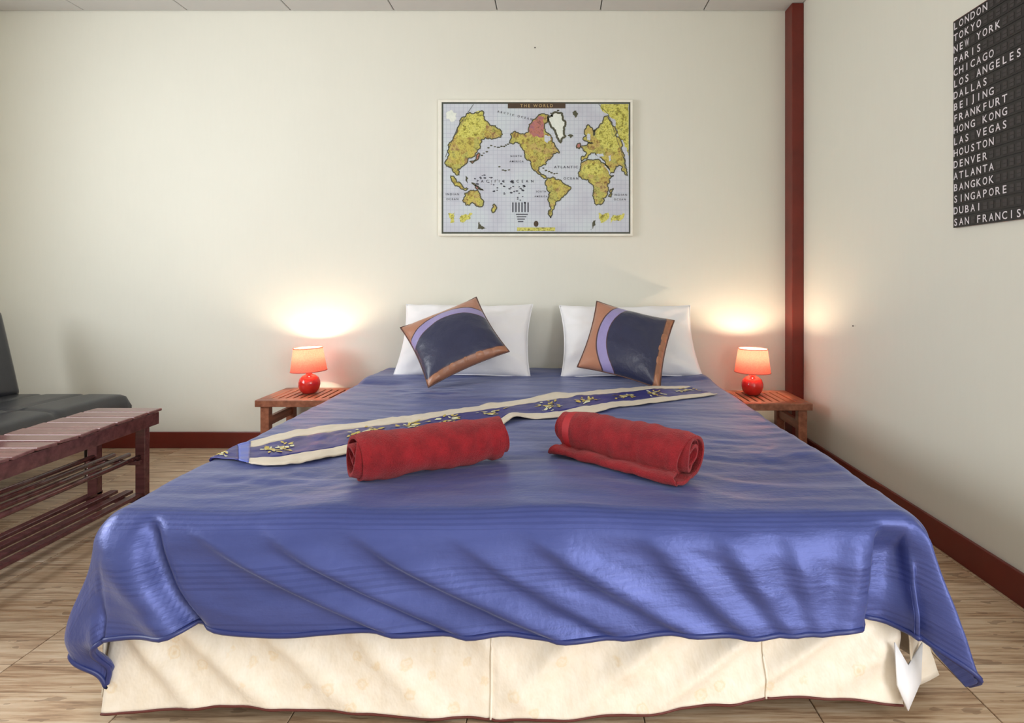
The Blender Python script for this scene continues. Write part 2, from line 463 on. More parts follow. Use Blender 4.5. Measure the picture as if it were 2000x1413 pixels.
# ------------------------------------------------------------------ duvet
XL, XR, YF, YR, ZT, RHO = -.968, .774, 1.318, 3.375, .468, .072
BF, AL, AR = .278, .335, .315
def gauss(x, w): return np.exp(-(x/w)**2)
FRONT_FOLDS = [  # x at top, slide along the drop, height, width
    (-.85, .52, .024, .048), (-.69, .50, .026, .050), (-.50, .50, .030, .055), (-.28, .42, .018, .05), (-.10, .40, .026, .055),
    (.17, .25, .026, .05), (.34, .17, .020, .04), (.50, .07, .016, .04)]
def duvet_map(s, t):
    s = np.asarray(s, float); t = np.asarray(t, float)
    al = np.maximum(0, XL-s); ar = np.maximum(0, s-XR); b = np.maximum(0, YF-t)
    a = al+ar; sg = np.where(ar > 0, 1.0, -1.0)
    r = np.hypot(a, b); ph = np.arctan2(b, np.maximum(a, 1e-9)); ph = np.where(r < 1e-9, 0, ph)
    corner = np.sin(2*np.clip(ph, 0, np.pi/2))
    r0 = r
    r = r*(1-np.where(sg > 0, .14, .05)*corner**1.5)
    tm = R(86)-np.where(sg > 0, R(6), R(2))*corner
    L = RHO*tm
    th = np.minimum(r/RHO, tm)
    ext = np.maximum(0, r-L)
    out = RHO*np.sin(th)+ext*np.cos(tm)
    drop = RHO*(1-np.cos(th))+ext*np.sin(tm)
    d = np.clip(b/BF, 0, 1.2)
    wfront = np.sin(ph)**3
    D = np.zeros_like(r)
    env = sstep(.12, .55, d)*(1-.3*d)
    for x0, sl, am, wd in FRONT_FOLDS:
        dl = s-(x0+sl*d**1.4)
        D += am*np.exp(-(dl/np.where(dl < 0, .55*wd, 1.35*wd))**2)*env
    D += .006*fbm(s*5-2.2*d, d*2.2+9)*sstep(.05, .4, d)
    # crease and lobe at the left corner
    xc = -.905+.015*d+.12*d**2
    D += -.034*gauss(s-xc, .022)*sstep(.0, .3, d)+.022*gauss(s-xc+.06, .05)*sstep(.1, .6, d)
    # deep recess towards the right corner
    xc2 = .715-.05*d
    D += -.058*sstep(-.012, .022, s-xc2)*(1-sstep(.06, .14, s-xc2))*sstep(.04, .5, d)
    D += .016*gauss(s-xc2+.04, .035)*sstep(.1, .5, d)
    D *= np.where(a > 0, wfront, 1.0)
    # radial folds on the corners
    q = (r/.40)**1.35
    pd = np.degrees(ph)
    gR = 1.0*gauss(pd-52, 8)-.95*gauss(pd-73, 11)-.60*gauss(pd-35, 6)+.25*gauss(pd-20, 8)
    gL = .75*gauss(pd-44, 22)-.25*gauss(pd-84, 8)+.25*gauss(pd-14, 9)-.2*gauss(pd-26, 5)
    on = sstep(0, .06, a)*sstep(0, .06, b)
    D += np.where(sg > 0, gR*.070*q, gauss(pd-16, 22)*.040*gauss(r-.28, .11)-.055*gauss(pd-48, 20)*sstep(.30, .40, r)-.02*gauss(pd-84, 8)*q)*np.where(a > 0, 1, 0)*np.maximum(on, 0)
    # soft side folds
    D += np.where((a > 0), .010*np.sin(t*19+2*np.sin(t*5))*sstep(.05, .2, a)*np.cos(ph)**2, 0)
    D *= sstep(.0, .10, r)
    dx = np.where(a > 0, sg*np.cos(ph), 0); dy = np.where(b > 0, -np.sin(ph), 0)
    x = np.clip(s, XL, XR)+dx*(out+D)
    y = np.maximum(t, YF)+dy*(out+D)
    top = 1-sstep(.0, .12, r)
    u = .007*fbm(s*2.1+3, t*2.3)+.0030*fbm(s*2.0, t*14+3*vnoise(s*1.5, t*2))+.0011*fbm(s*6+4, t*36)
    u += .018*gauss(t-3.02, .10)*(sstep(.55, .8, s)+sstep(.6, .9, -s))
    u += .012*gauss(t-3.18, .12)
    u += -.012*gauss(t-2.93+.05*np.sin(s*6), .03)*(sstep(.5, .75, s)+sstep(.65, .9, -s))
    u += .0045*fbm(s*13+t*6, t*18-s*5)*gauss(np.hypot((s-.64)*.9, (t-1.70)*1.1), .13)+.004*fbm(s*14, t*22)*gauss(np.hypot(s-.02, t-1.45), .0001)
    u += .0055*fbm(s*8+t*10, t*26-s*6)*gauss(np.hypot((s+.72)*.8, t-1.52), .16)+.004*fbm(s*12, t*30)*gauss(np.hypot(s+.62, t-2.65), .16)
    u += .018*sstep(3.0, 3.3, t)*0
    z = ZT-drop+u*top
    z = z+.004*top
    # nothing of the cloth goes through the floor
    z = np.maximum(z, .012)
    return x, y, z
def duvet_pt(s, t, h):
    e = 2e-3
    p = np.stack(duvet_map(s, t), -1)
    du = np.stack(duvet_map(s+e, t), -1)-np.stack(duvet_map(s-e, t), -1)
    dv = np.stack(duvet_map(s, t+e), -1)-np.stack(duvet_map(s, t-e), -1)
    n = np.cross(du, dv); n /= np.linalg.norm(n, axis=-1, keepdims=True)
    return p+n*np.asarray(h)[..., None]
duvet = thing('duvet', ((XL+XR)/2, (YF+YR)/2, .4), 'blue satin-striped duvet cover hanging over the foot of the bed', 'duvet')
ss = np.concatenate([np.linspace(XL-AL, XL, 66)[:-1], np.linspace(XL, XR, 200), np.linspace(XR, XR+AR, 66)[1:]])
kk = np.concatenate([np.linspace(0, 1, 90)[:-1]-1, np.linspace(0, 1, 190)])   # -1..0 overhang, 0..1 top
SS, KK = np.meshgrid(ss, kk, indexing='ij')
bf = BF+.004*np.sin(SS*7+1)+.003*np.sin(SS*19)-.012*gauss(SS-.64, .05)+.007*gauss(SS+.04, .05)+.03*sstep(.70, .95, SS)+.03*sstep(.86, 1.1, -SS)-.012*gauss(SS+.78, .05)
TT = np.where(KK < 0, YF+KK*bf, YF+KK*(YR-YF))
P = np.stack(duvet_map(SS, TT), -1)
nu, nv = len(ss), len(kk)
dv_o = mk('duvet_cover', P.reshape(-1, 3), grid_faces(nu, nv), M_DUVET, duvet, True, True,
          uv=np.stack([SS, TT], -1).reshape(-1, 2))
m = dv_o.modifiers.new('solid', 'SOLIDIFY'); m.thickness = .010; m.offset = -1
# hem piping along the three hanging edges
hem = [P[0, j] for j in range(nv-1, -1, -1)]+[P[i, 0] for i in range(1, nu)]+[P[-1, j] for j in range(1, nv)]
hem = [np.array([p[0], p[1], max(p[2], .014)]) for p in hem[::2]]
V, Fc = tube(hem, .0055, 6)
mk('hem_piping', V, Fc, M_DUVETHEM, duvet, True, True)
# care label at the right corner
sA, tA = XR+AR-.06, YF-BF+.025
q = duvet_pt(np.array([sA, sA+.012, sA+.012, sA]), np.array([tA, tA-.004, tA+.034, tA+.038]), np.full(4, .006))
tag(mk('care_label', q, [(0, 1, 2, 3)], M_SHEET, duvet, world=True), 'small white sewn-in care tag').modifiers.new('solid', 'SOLIDIFY').thickness = .001

# ------------------------------------------------------------------ bed runner
M_BEIGE = plain('champagne_satin', lin(214, 202, 182), .45, .05, 30, .2, 60, Sheen_Weight=.2)
M_NAVYSILK = plain('royal_blue_brocade', lin(46, 46, 124), .4, .18, 14, .25, 50)
M_LIGHTBLUE = plain('pale_blue_satin_band', lin(96, 112, 196), .4)
M_GOLD = plain('gold_thread', lin(206, 184, 86), .4, .1)
M_CREAMTH = plain('cream_thread', lin(222, 222, 190), .5, .1)
RU = [(0, -1.075, 1.745), (.05, -.965, 1.80), (.12, -.90, 1.925), (.2, -.775, 2.03), (.35, -.55, 2.20), (.5, -.28, 2.405), (.54, -.20, 2.45), (.57, -.12, 2.49), (.75, .2, 2.69), (.9, .45, 2.785), (1, .63, 2.80)]
RL = [(0, -1.00, 1.66), (.05, -.86, 1.60), (.12, -.757, 1.575), (.2, -.665, 1.645), (.35, -.43, 1.83), (.5, -.205, 2.01), (.54, -.145, 2.135), (.57, -.05, 2.12), (.75, .24, 2.29), (.9, .51, 2.445), (1, .735, 2.575)]
def run_st(k, w):
    g = lambda tab, c: smooth_interp(k, [(p[0], p[c]) for p in tab], .012)
    s = g(RU, 1)*(1-w)+g(RL, 1)*w; t = g(RU, 2)*(1-w)+g(RL, 2)*w
    return s, t
def run_h(k, w):
    h = .006+.004*np.abs(fbm(k*22, w*5+2))+.010*gauss(k-.525-.02*(w-.5), .014)*sstep(.2, .9, w)
    return h+.006*gauss(w-.1-.5*k % 1, .1)*0
def run_pt(k, w, extra=0.0):
    s, t = run_st(k, w); return duvet_pt(s, t, run_h(k, w)+extra)
runner = thing('bed_runner', (-.15, 2.25, .47), 'navy and champagne embroidered bed runner lying diagonally across the duvet', 'bed runner')
def band(name, k0, k1, w0, w1, nk, nw, mat, parent=runner, extra=0.0):
    Kg, Wg = np.meshgrid(np.linspace(k0, k1, nk), np.linspace(w0, w1, nw), indexing='ij')
    o = mk(name, run_pt(Kg, Wg, extra).reshape(-1, 3), grid_faces(nk, nw, True), mat, parent, True, True)
    m = o.modifiers.new('solid', 'SOLIDIFY'); m.thickness = .003; m.offset = -1
    return o
band('border', .052, 1, 0, .25, 200, 9, M_BEIGE); band('border', .052, 1, .77, 1, 200, 9, M_BEIGE)
cp = band('centre_panel', .052, 1, .25, .77, 200, 14, M_NAVYSILK)
band('end_band', .04, .056, 0, 1, 6, 30, M_LIGHTBLUE, extra=.0008)
ep = band('end_panel', 0, .04, 0, 1, 12, 30, M_NAVYSILK)
def motif(kc, wc, ck, cw, n, seed, parent):
    rr = random.Random(seed); V, Fc, fm = [], [], []
    def leaf(k0, w0, ang, ln, wd, mi):
        pts = []
        for q in range(8):
            a = 2*math.pi*q/8
            u, v = math.cos(a)*ln, math.sin(a)*wd
            pts.append((k0+(u*math.cos(ang)-v*math.sin(ang))*ck, w0+(u*math.sin(ang)+v*math.cos(ang))*cw))
        kq = np.array([p[0] for p in pts]); wq = np.array([p[1] for p in pts])
        pp = run_pt(kq, wq, .0022); b = len(V); V.extend(pp.tolist()); Fc.append(tuple(range(b, b+8))); fm.append(mi)
    for q in range(n):                      # scrolls of small leaves around a body
        a = rr.uniform(0, 2*math.pi); d = rr.uniform(.25, 1)
        leaf(kc+math.cos(a)*d*ck, wc+math.sin(a)*d*cw, a+rr.uniform(-1, 1), rr.uniform(.10, .24), rr.uniform(.05, .10), rr.choice((0, 0, 1)))
    for q in range(5): leaf(kc+(q-2)*.13*ck, wc+.25*cw*math.sin(q*1.3), rr.uniform(-.6, .6), .22, .10, q % 2)
    o = mk('embroidery', V, Fc, None, parent, False, True, mats=[M_GOLD, M_CREAMTH], fmat=fm)
    return tag(o, kind='stuff')
for i, (kc, wc, n) in enumerate(((.105, .52, 26), (.255, .45, 18), (.345, .42, 14), (.42, .45, 14), (.50, .45, 12), (.605, .52, 24), (.70, .55, 16), (.80, .5, 20), (.88, .5, 14), (.965, .45, 16))):
    motif(kc, wc, .034, .22, n, i, cp)
motif(.02, .6, .012, .3, 14, 40, ep)

# ------------------------------------------------------------------ pillows and cushions
def pillow_mesh(W, H, Th, pinch=.06, n=46, wr=.010, seed=0, p=2.6):
    us = np.linspace(-1, 1, n)
    us = np.sign(us)*np.abs(us)**.85
    U, Vv = np.meshgrid(us, us, indexing='ij')
    e = ((1-np.abs(U)**p)*(1-np.abs(Vv)**p))
    h = Th/2*np.maximum(e, 0)**.55
    x = U*W/2*(1-pinch*(1-Vv**2)*np.abs(U)**2); y = Vv*H/2*(1-pinch*(1-U**2)*np.abs(Vv)**2)
    wv = wr*fbm(U*2.2+seed, Vv*2.2+seed*3)*np.sqrt(np.maximum(e, 0))
    rad = np.hypot(U, Vv); ang = np.arctan2(Vv, U)
    wv = wv+wr*.5*np.sin(ang*18+seed)*sstep(.7, 1.2, rad)*np.sqrt(np.maximum(e, 0))
    top = np.stack([x, y, h+wv], -1).reshape(-1, 3)
    bot = np.stack([x, y, -h*.8], -1).reshape(-1, 3)
    V = np.concatenate([top, bot]); f = grid_faces(n, n)+[tuple(i+n*n for i in q) for q in grid_faces(n, n, True)]
    uv = np.stack([(U+1)/2, (Vv+1)/2], -1).reshape(-1, 2); uv = np.concatenate([uv, uv])
    rim = [i*n for i in range(n)]+[(n-1)*n+j for j in range(1, n)]+[i*n+n-1 for i in range(n-2, -1, -1)]+[j for j in range(n-2, 0, -1)]
    return V, f, uv, [tuple(top[i]) for i in rim]
def weld(o):
    o.modifiers.new('weld', 'WELD').merge_threshold = .0005; return o
for (px_, py_, pz_, W, H, rz, ry, seed, label) in (
        (-.50, 3.195, .662, .735, .46, -1.0, 0, 1, 'white pillow against the wall behind the cushion tipped on its corner'),
        (.405, 3.195, .658, .76, .455, 1.5, 0, 5, 'white pillow against the wall beside the corner post lamp')):
    r = thing('pillow', (px_, py_, pz_), label, 'pillow', 'white pillows at the head of the bed', (R(55), R(ry), R(rz)))
    V, Fc, uv, rim = pillow_mesh(W, H, .17, .065, 50, .020, seed)
    weld(mk('pillow_case', V, Fc, M_SHEET, r, True, uv=uv))
    Vt, Ft = tube(rim, .003, 5, True); mk('edge_seam', Vt, Ft, M_SHEET, r, True)
def cushion_mat():
    t = NT('satin_cushion_arcs'); t.set(Roughness=.33, Sheen_Weight=.2)
    uv = t.coords('UV'); sp = t.n.new('ShaderNodeSeparateXYZ'); t.link(uv, sp.inputs[0])
    U = t.math('SUBTRACT', t.math('MULTIPLY', sp.outputs[0], 2.0), 1.0); v = t.math('SUBTRACT', 1.0, sp.outputs[1])
    u2 = t.math('MULTIPLY', U, U)
    vc = t.math('SUBTRACT', v, t.math('ADD', .115, t.math('MULTIPLY', u2, .19)))
    vn = t.math('SUBTRACT', v, t.math('ADD', .245, t.math('MULTIPLY', u2, .205)))
    copper, lilac, navy, seam = lin(182, 126, 100), lin(158, 148, 200), lin(46, 50, 80), lin(82, 58, 66)
    c = t.mix(t.math('GREATER_THAN', vc, 0), copper, lilac)
    c = t.mix(t.math('GREATER_THAN', vn, 0), c, navy)
    c = t.mix(t.math('GREATER_THAN', v, .905), c, lin(164, 112, 84))
    for q, w in ((vc, .009), (vn, .006), (t.math('SUBTRACT', v, .905), .006)):
        c = t.mix(t.math('LESS_THAN', t.math('ABSOLUTE', q), w), c, seam)
    n = t.noise(t.coords('UV'), 6, 3)
    c = t.mix(.25, c, t.mix(1.0, c, t.ramp(n, [(.3, (.6, .6, .6, 1)), (.7, (1, 1, 1, 1))]), 'MULTIPLY'))
    t.col(c); t.bump(t.noise(t.coords('UV', (4, 4, 1)), 4, 4), .25, .01)
    return t.m
M_CUSH = cushion_mat()
M_CPIPE = plain('dark_bronze_piping', lin(96, 66, 60), .4)
M_COPPER = plain('copper_satin_gathers', lin(170, 118, 90), .32, .15, 30)
for (cx, cy, cz, lean, ang, seed, W, H, label) in (
        (-.520, 2.94, .688, 42, 29, 2, .43, .41, 'navy, lilac and copper satin cushion tipped onto its corner, left of the two'),
        (.366, 2.945, .668, 33, 73.6, 8, .40, .42, 'navy, lilac and copper satin cushion with copper side towards the left, near the right lamp')):
    r = thing('cushion', (cx, cy, cz), label, 'cushion', 'satin cushions leaning on the pillows')
    r.rotation_mode = 'QUATERNION'
    r.rotation_quaternion = (Matrix.Rotation(R(90-lean), 3, 'X') @ Matrix.Rotation(R(ang), 3, 'Z')).to_quaternion()
    V, Fc, uv, rim = pillow_mesh(W, H, .15, .07, 46, .006, seed, 2.2)
    weld(mk('cushion_cover', V, Fc, M_CUSH, r, True, uv=uv))
    Vt, Ft = tube(rim, .0035, 6, True); mk('piping', Vt, Ft, M_CPIPE, r, True)
    # gathered copper strip along the lower edge
    n1, n2 = 60, 7
    A, B = np.meshgrid(np.linspace(-1, 1, n1), np.linspace(0, 1, n2), indexing='ij')
    sx = A*W/2*.985; sy = -H/2*(1-.07*(1-A**2))+.002+B*.040
    sz = .004+.016*np.sqrt(np.maximum(0, 1-(2*B-1)**2))*(.75+.25*np.cos(A*16+np.sin(A*5)))*(1-np.abs(A)**8)+.034*(1-np.abs(A)**2.2)*B**.8
    mk('gathered_strip', np.stack([sx, sy, sz], -1).reshape(-1, 3), grid_faces(n1, n2), M_COPPER, r, True).modifiers.new('solid', 'SOLIDIFY').thickness = .003

# ------------------------------------------------------------------ towels
def towel(name, pa, pb, label, flap, seed, rad):
    pa, pb = Vector(pa), Vector(pb); d = pb-pa; Ln = d.length
    ang = math.atan2(d.y, d.x)
    r = thing(name, ((pa+pb)/2), label, 'towel', 'rolled red towels on the bed', (0, 0, ang))
    # cross section in (v, w): v across the roll, w up; resting on w = 0
    turns, th = 4.4, .0092
    n = 190; path = []
    for i in range(n):
        q = i/(n-1); a = -math.pi/2+(q-1)*turns*2*math.pi
        rr = .012+(rad-.012)*q**.9
        rr *= 1+.03*math.sin(a*2+seed)+.05*math.sin(a*3+1+seed)*(1-q)
        path.append((rr*math.cos(a)*1.04, rad+rr*math.sin(a)*.97))
    if flap:
        s = flap/abs(flap); fl = abs(flap)
        if s < 0: path = [(-v, w) for v, w in path]
        v0, w0 = path[-1]
        for k in range(1, 12):
            path.append((v0+s*(fl*k/11), .007+.004*math.sin(k*.7)))
        ve = path[-1][0]
        for k in range(1, 8):      # turned hem
            a = -math.pi/2+math.pi*k/7
            path.append((ve+s*.006*math.cos(a), .013+.006*math.sin(a)))
        for k in range(1, 10): path.append((ve-s*fl*.07*k, .019+.0015*math.sin(k)))
    path = np.array(path); npth = len(path); m = 60
    # axial samples are denser at the ends
    ax = np.linspace(-1, 1, m); ax = np.sign(ax)*(1-(1-np.abs(ax))**1.5)
    I, A = np.meshgrid(np.arange(npth), ax, indexing='ij')
    q = np.clip(I/(n-1), 0, 1)
    endoff = .013*np.sin(I*.09+seed)+.008*vnoise(I*.06, I*0+seed)-.006*(1-q)
    xx = A*(Ln/2+endoff*np.abs(A)**3)
    vv = path[I, 0]; ww = path[I, 1]
    shrink = 1-.10*sstep(.86, 1.0, np.abs(A))*(I < n)
    vv = vv*shrink; ww = np.where(I < n, rad+(ww-rad)*shrink, ww)
    dis = .0045*fbm(A*4+seed, I*.035)+.0035*vnoise(A*9, I*.09+seed)
    rn = np.hypot(vv, ww-rad)+1e-6
    inroll = (I < n)
    vv = np.where(inroll, vv*(1+dis/rn*.9), vv)
    ww = np.where(inroll, rad+(ww-rad)*(1+dis/rn*.9), ww+.004*fbm(A*5+3, I*.1)*sstep(n, n+6, I))
    ww = np.maximum(ww, .004)
    fm = np.zeros((npth-1, m-1), int)
    if flap: fm[(I[:-1, :-1] > n*.55) & (I[:-1, :-1] < n) & (A[:-1, :-1] > -.93) & (A[:-1, :-1] < -.80)] = 1
    o = mk('towel_roll', np.stack([xx, vv, ww], -1).reshape(-1, 3), grid_faces(npth, m), None, r, True, mats=[M_TERRY, M_TERRYBAND], fmat=fm.ravel())
    md = o.modifiers.new('solid', 'SOLIDIFY'); md.thickness = th; md.offset = 0
    return r, o, rad, Ln
ZB = ZT+.006
t1, t1o, rad1, L1 = towel('rolled_towel', (-.515, 1.475, ZB), (-.165, 1.675, ZB), 'rolled red towel on the bed lying in front of the runner at left', 0, 1.0, .062)
t2, t2o, rad2, L2 = towel('rolled_towel', (.035, 1.765, ZB), (.352, 1.495, ZB), 'rolled red towel on the bed with a loose flap and spiral end at right', -.078, 4.0, .060)
# ------------------------------------------------------------------ bedside tables
def nightstand(loc, label):
    W, D, H = .44, .36, .36
    r = thing('bedside_table', loc, label, 'bedside table', 'slatted bedside tables flanking the bed')
    th, bw = .036, .055
    box('front_rail', -W/2, W/2, -D/2, -D/2+bw, H-th, H, M_TEAK, r, .003)
    box('back_rail', -W/2, W/2, D/2-bw, D/2, H-th, H, M_TEAK, r, .003)
    for sx in (-1, 1):
        x0 = -W/2 if sx < 0 else W/2-.062
        box('side_board', x0, x0+.062, -D/2+bw, D/2-bw, H-th, H, M_TEAK, r, .003)
    n = 8; a0, a1 = -W/2+.066, W/2-.066; pitch = (a1-a0)/n
    sl = box('slat', a0, a0+pitch-.010, -D/2+bw, D/2-bw, H-.022, H-.001, M_TEAK, r, .002)
    for k in range(1, n):
        c = sl.copy(); C.objects.link(c); c.location.x = k*pitch
    for sx in (-1, 1):
        for sy in (-1, 1):
            cx, cy = sx*(W/2-.045), sy*(D/2-.035)
            box('leg', cx-.023, cx+.023, cy-.02, cy+.02, 0, H-th, M_TEAK, r, .003)
    for sx in (-1, 1):
        cx = sx*(W/2-.045)
        box('side_stretcher', cx-.012, cx+.012, -D/2+.055, D/2-.055, .215, .262, M_TEAK, r, .002)
    return r
ns1 = nightstand((-1.360, 3.195, 0), 'slatted wooden bedside table left of the bed')
ns2 = copy_tree(ns1); ns2.location = (1.094, 3.112, 0); ns2['label'] = 'slatted wooden bedside table right of the bed next to the corner post'

# ------------------------------------------------------------------ table lamps
def shade_mat():
    t = NT('coral_fabric_shade')
    t.n.remove(t.b)
    v = t.coords('Object', (1, 1, 1)); n = t.noise(v, 160, 2)
    dc = t.ramp(n, [(.3, lin(214, 108, 96)), (.7, lin(230, 128, 112))])
    df = t.add('ShaderNodeBsdfDiffuse'); tr = t.add('ShaderNodeBsdfTranslucent'); mx = t.add('ShaderNodeMixShader')
    t.link(dc, df.inputs['Color'])
    tr.inputs['Color'].default_value = (.50, .125, .09, 1)
    mx.inputs[0].default_value = .22
    t.link(df.outputs[0], mx.inputs[1]); t.link(tr.outputs[0], mx.inputs[2]); t.link(mx.outputs[0], t.out.inputs[0])
    return t.m
M_SHADE = shade_mat()
M_SHADETRIM = plain('coral_shade_trim', lin(205, 84, 74), .6)
M_REDGLAZE = plain('red_glazed_ceramic', lin(196, 40, 34), .12, .1, 10, Coat_Weight=.5)
M_SOCKET = plain('white_socket', lin(230, 222, 210), .4)
tb = NT('warm_bulb'); tb.set(Roughness=.4); tb.b.inputs['Emission Color'].default_value = (1.0, .80, .56, 1); tb.b.inputs['Emission Strength'].default_value = 900.0
tb.col((1, .9, .8, 1)); M_BULB = tb.m
def lamp(loc, label, tilt):
    r = thing('table_lamp', loc, label, 'lamp', 'small red bedside lamps', (0, tilt, 0))
    prof = [(.0, .0), (.034, 0), (.040, .004), (.052, .022), (.0585, .045), (.058, .062), (.050, .084), (.034, .098), (.020, .103), (.016, .108), (.014, .118)]
    V, Fc = lathe(prof[1:], 40); mk('lamp_base', V, Fc, M_REDGLAZE, r, True)
    V, Fc = lathe([(.012, .118), (.012, .165), (.014, .168), (.014, .200)], 20); mk('bulb_socket', V, Fc, M_SOCKET, r, True)
    V, Fc = lathe([(.006, .200), (.009, .207), (.0115, .217), (.0115, .223), (.008, .232), (.002, .236)], 20); mk('bulb', V, Fc, M_BULB, r, True)
    z0, z1, r0, r1 = .124, .252, .096, .077
    V, Fc = lathe([(r0, z0), (r1, z1)], 64, False); sh = mk('lamp_shade', V, Fc, M_SHADE, r, True)
    for zz, rr in ((z0, r0), (z1, r1)):
        V, Fc = tube([(rr*math.cos(a), rr*math.sin(a), zz) for a in np.linspace(0, 2*math.pi, 49)[:-1]], .0022, 6, True)
        mk('shade_trim', V, Fc, M_SHADETRIM, sh, True)
    parts = [tube([(0.013*math.cos(a), .013*math.sin(a), .160), (r0*.97*math.cos(a), r0*.97*math.sin(a), .134)], .0015, 5) for a in (0, 2.094, 4.189)]
    V, Fc = join(parts); mk('shade_carrier', V, Fc, M_CHROME, sh)
    return r
lp1 = lamp((-1.376, 3.215, .361), 'small red lamp with coral shade on the left bedside table', R(-2))
lp2 = copy_tree(lp1); lp2.location = (1.083, 3.165, .361); lp2.rotation_euler = (0, R(1), 0)
lp2['label'] = 'small red lamp with coral shade on the right bedside table by the post'

# ------------------------------------------------------------------ slatted shoe bench
bx0, bx1, by0, by1, bh = -2.022, -1.735, 1.42, 2.54, .428
bench = thing('shoe_bench', ((bx0+bx1)/2, (by0+by1)/2, 0), 'dark wooden slatted bench with two open rack shelves beside the bed', 'bench')
pitch = .0885
k = 0; y = by1
rs = random.Random(3)
while y-pitch > by0-.01:
    w = pitch-.011
    o = box('top_slat', -(bx1-bx0)/2, (bx1-bx0)/2, -w/2, w/2, -.006, .006, M_SLAT, bench, .0035)
    o.location = (0, y-pitch/2-wloc(bench).y, bh-.006); o.rotation_euler = (R(rs.uniform(-2.5, 5.0)), 0, 0)
    y -= pitch; k += 1
for xx in (bx0+.012, bx1-.034):
    box('apron', xx, xx+.022, by0+.02, by1-.008, bh-.070, bh-.016, M_MAHOG, bench, .002, True)
for yy in (by0+.03, by1-.042):
    box('end_rail', bx0+.034, bx1-.034, yy, yy+.022, bh-.066, bh-.016, M_MAHOG, bench, .002, True)
for xx in (bx0+.02, bx1-.062):
    for yy in (by0+.05, by1-.085):
        box('leg', xx, xx+.042, yy, yy+.030, 0, bh-.020, M_MAHOG, bench, .003, True)
for zz, n in ((.235, 4), (.075, 4)):
    for i in range(n):
        xx = bx0+.045+(bx1-bx0-.09)*i/(n-1)
        if zz > .2:
            V, Fc = tube([(xx, by0+.03, zz), (xx, by1-.055, zz)], .010, 10)
            mk('shelf_bar', V, Fc, M_MAHOG, bench, True, True)
        else:
            box('shelf_slat', xx-.017, xx+.017, by0+.03, by1-.05, zz-.007, zz+.007, M_MAHOG, bench, .003, True)
    for yy in (by0+.085, by1-.105):
        box('shelf_rail', bx0+.03, bx1-.03, yy, yy+.018, zz-.030, zz-.011, M_MAHOG, bench, .002, True)

# ------------------------------------------------------------------ sofa
sofa = thing('sofa', (-2.55, 2.1, 0), 'black leatherette sofa bed behind the slatted bench', 'sofa')
def cushion_block(name, x0, x1, y0, y1, z0, z1, parent, tuft_x, tuft_y, rnd=.035, lean=None, dome=.02):
    # rounded, softly tufted slab
    nx, ny = 40, 110
    us = np.linspace(-1, 1, nx); vs = np.linspace(-1, 1, ny)
    U, Vv = np.meshgrid(us, vs, indexing='ij')
    hx, hy, hz = (x1-x0)/2, (y1-y0)/2, (z1-z0)/2
    def edge(u, h):   # slope into the rounded border
        dd = (1-np.abs(u))*h
        return np.where(dd < rnd, rnd-np.sqrt(np.maximum(0, rnd**2-(rnd-dd)**2)), 0)
    dep = np.minimum(np.hypot(edge(U, hx), edge(Vv, hy)), hz)
    X = U*hx; Y = Vv*hy
    bumpv = dome*(1-U**4)*(1-Vv**8)
    for tx in tuft_x: bumpv = bumpv-.010*gauss(X-tx, .014)
    for ty in tuft_y: bumpv = bumpv-.010*gauss(Y-ty, .014)
    top = np.stack([X, Y, hz-dep+bumpv], -1).reshape(-1, 3); bot = np.stack([X, Y, -hz+dep], -1).reshape(-1, 3)
    V = np.concatenate([top, bot]); n = nx*ny
    Fc = grid_faces(nx, ny)+[tuple(i+n for i in q) for q in grid_faces(nx, ny, True)]
    rim = [i*ny for i in range(nx)]+[(nx-1)*ny+j for j in range(1, ny)]+[i*ny+ny-1 for i in range(nx-2, -1, -1)]+[j for j in range(ny-2, 0, -1)]
    for a, b in zip(rim, rim[1:]+rim[:1]): Fc.append((a, a+n, b+n, b))
    if lean is not None:
        c, s = math.cos(lean), math.sin(lean)
        V = np.stack([V[:, 0]*c+V[:, 2]*s, V[:, 1], -V[:, 0]*s+V[:, 2]*c], -1)
    V = V+np.array([(x0+x1)/2, (y0+y1)/2, (z0+z1)/2])
    o = mk(name, V, Fc, M_LEATHER, parent, True, True)
    o.modifiers.new('weld', 'WELD').merge_threshold = .0004
    return o
cushion_block('seat', -2.90, -2.235, 1.25, 3.03, .255, .395, sofa, (-.10, .12), (-.45, 0, .45), .045, dome=.014)
# backrest: a slab turned upright and leaning back
hb, tb_ = .47, .13
la = R(-90+12)
cxb, czb = -2.905, .395+.47/2-.03
cushion_block('backrest', cxb-hb/2, cxb+hb/2, 1.25, 3.02, czb-tb_/2, czb+tb_/2, sofa, (), (), .045, lean=R(90-13), dome=.014)
for xx in (-2.82, -2.33):
    for yy in (1.4, 2.86):
        V, Fc = lathe([(.018, 0), (.018, .01), (.014, .014), (.014, .27)], 14)
        mk('leg', [(a+xx, b+yy, c) for a, b, c in V], Fc, M_CHROME, sofa, True, True)
box('seat_frame', -2.86, -2.29, 1.32, 2.95, .225, .262, M_BLACKMETAL, sofa, .005, True)

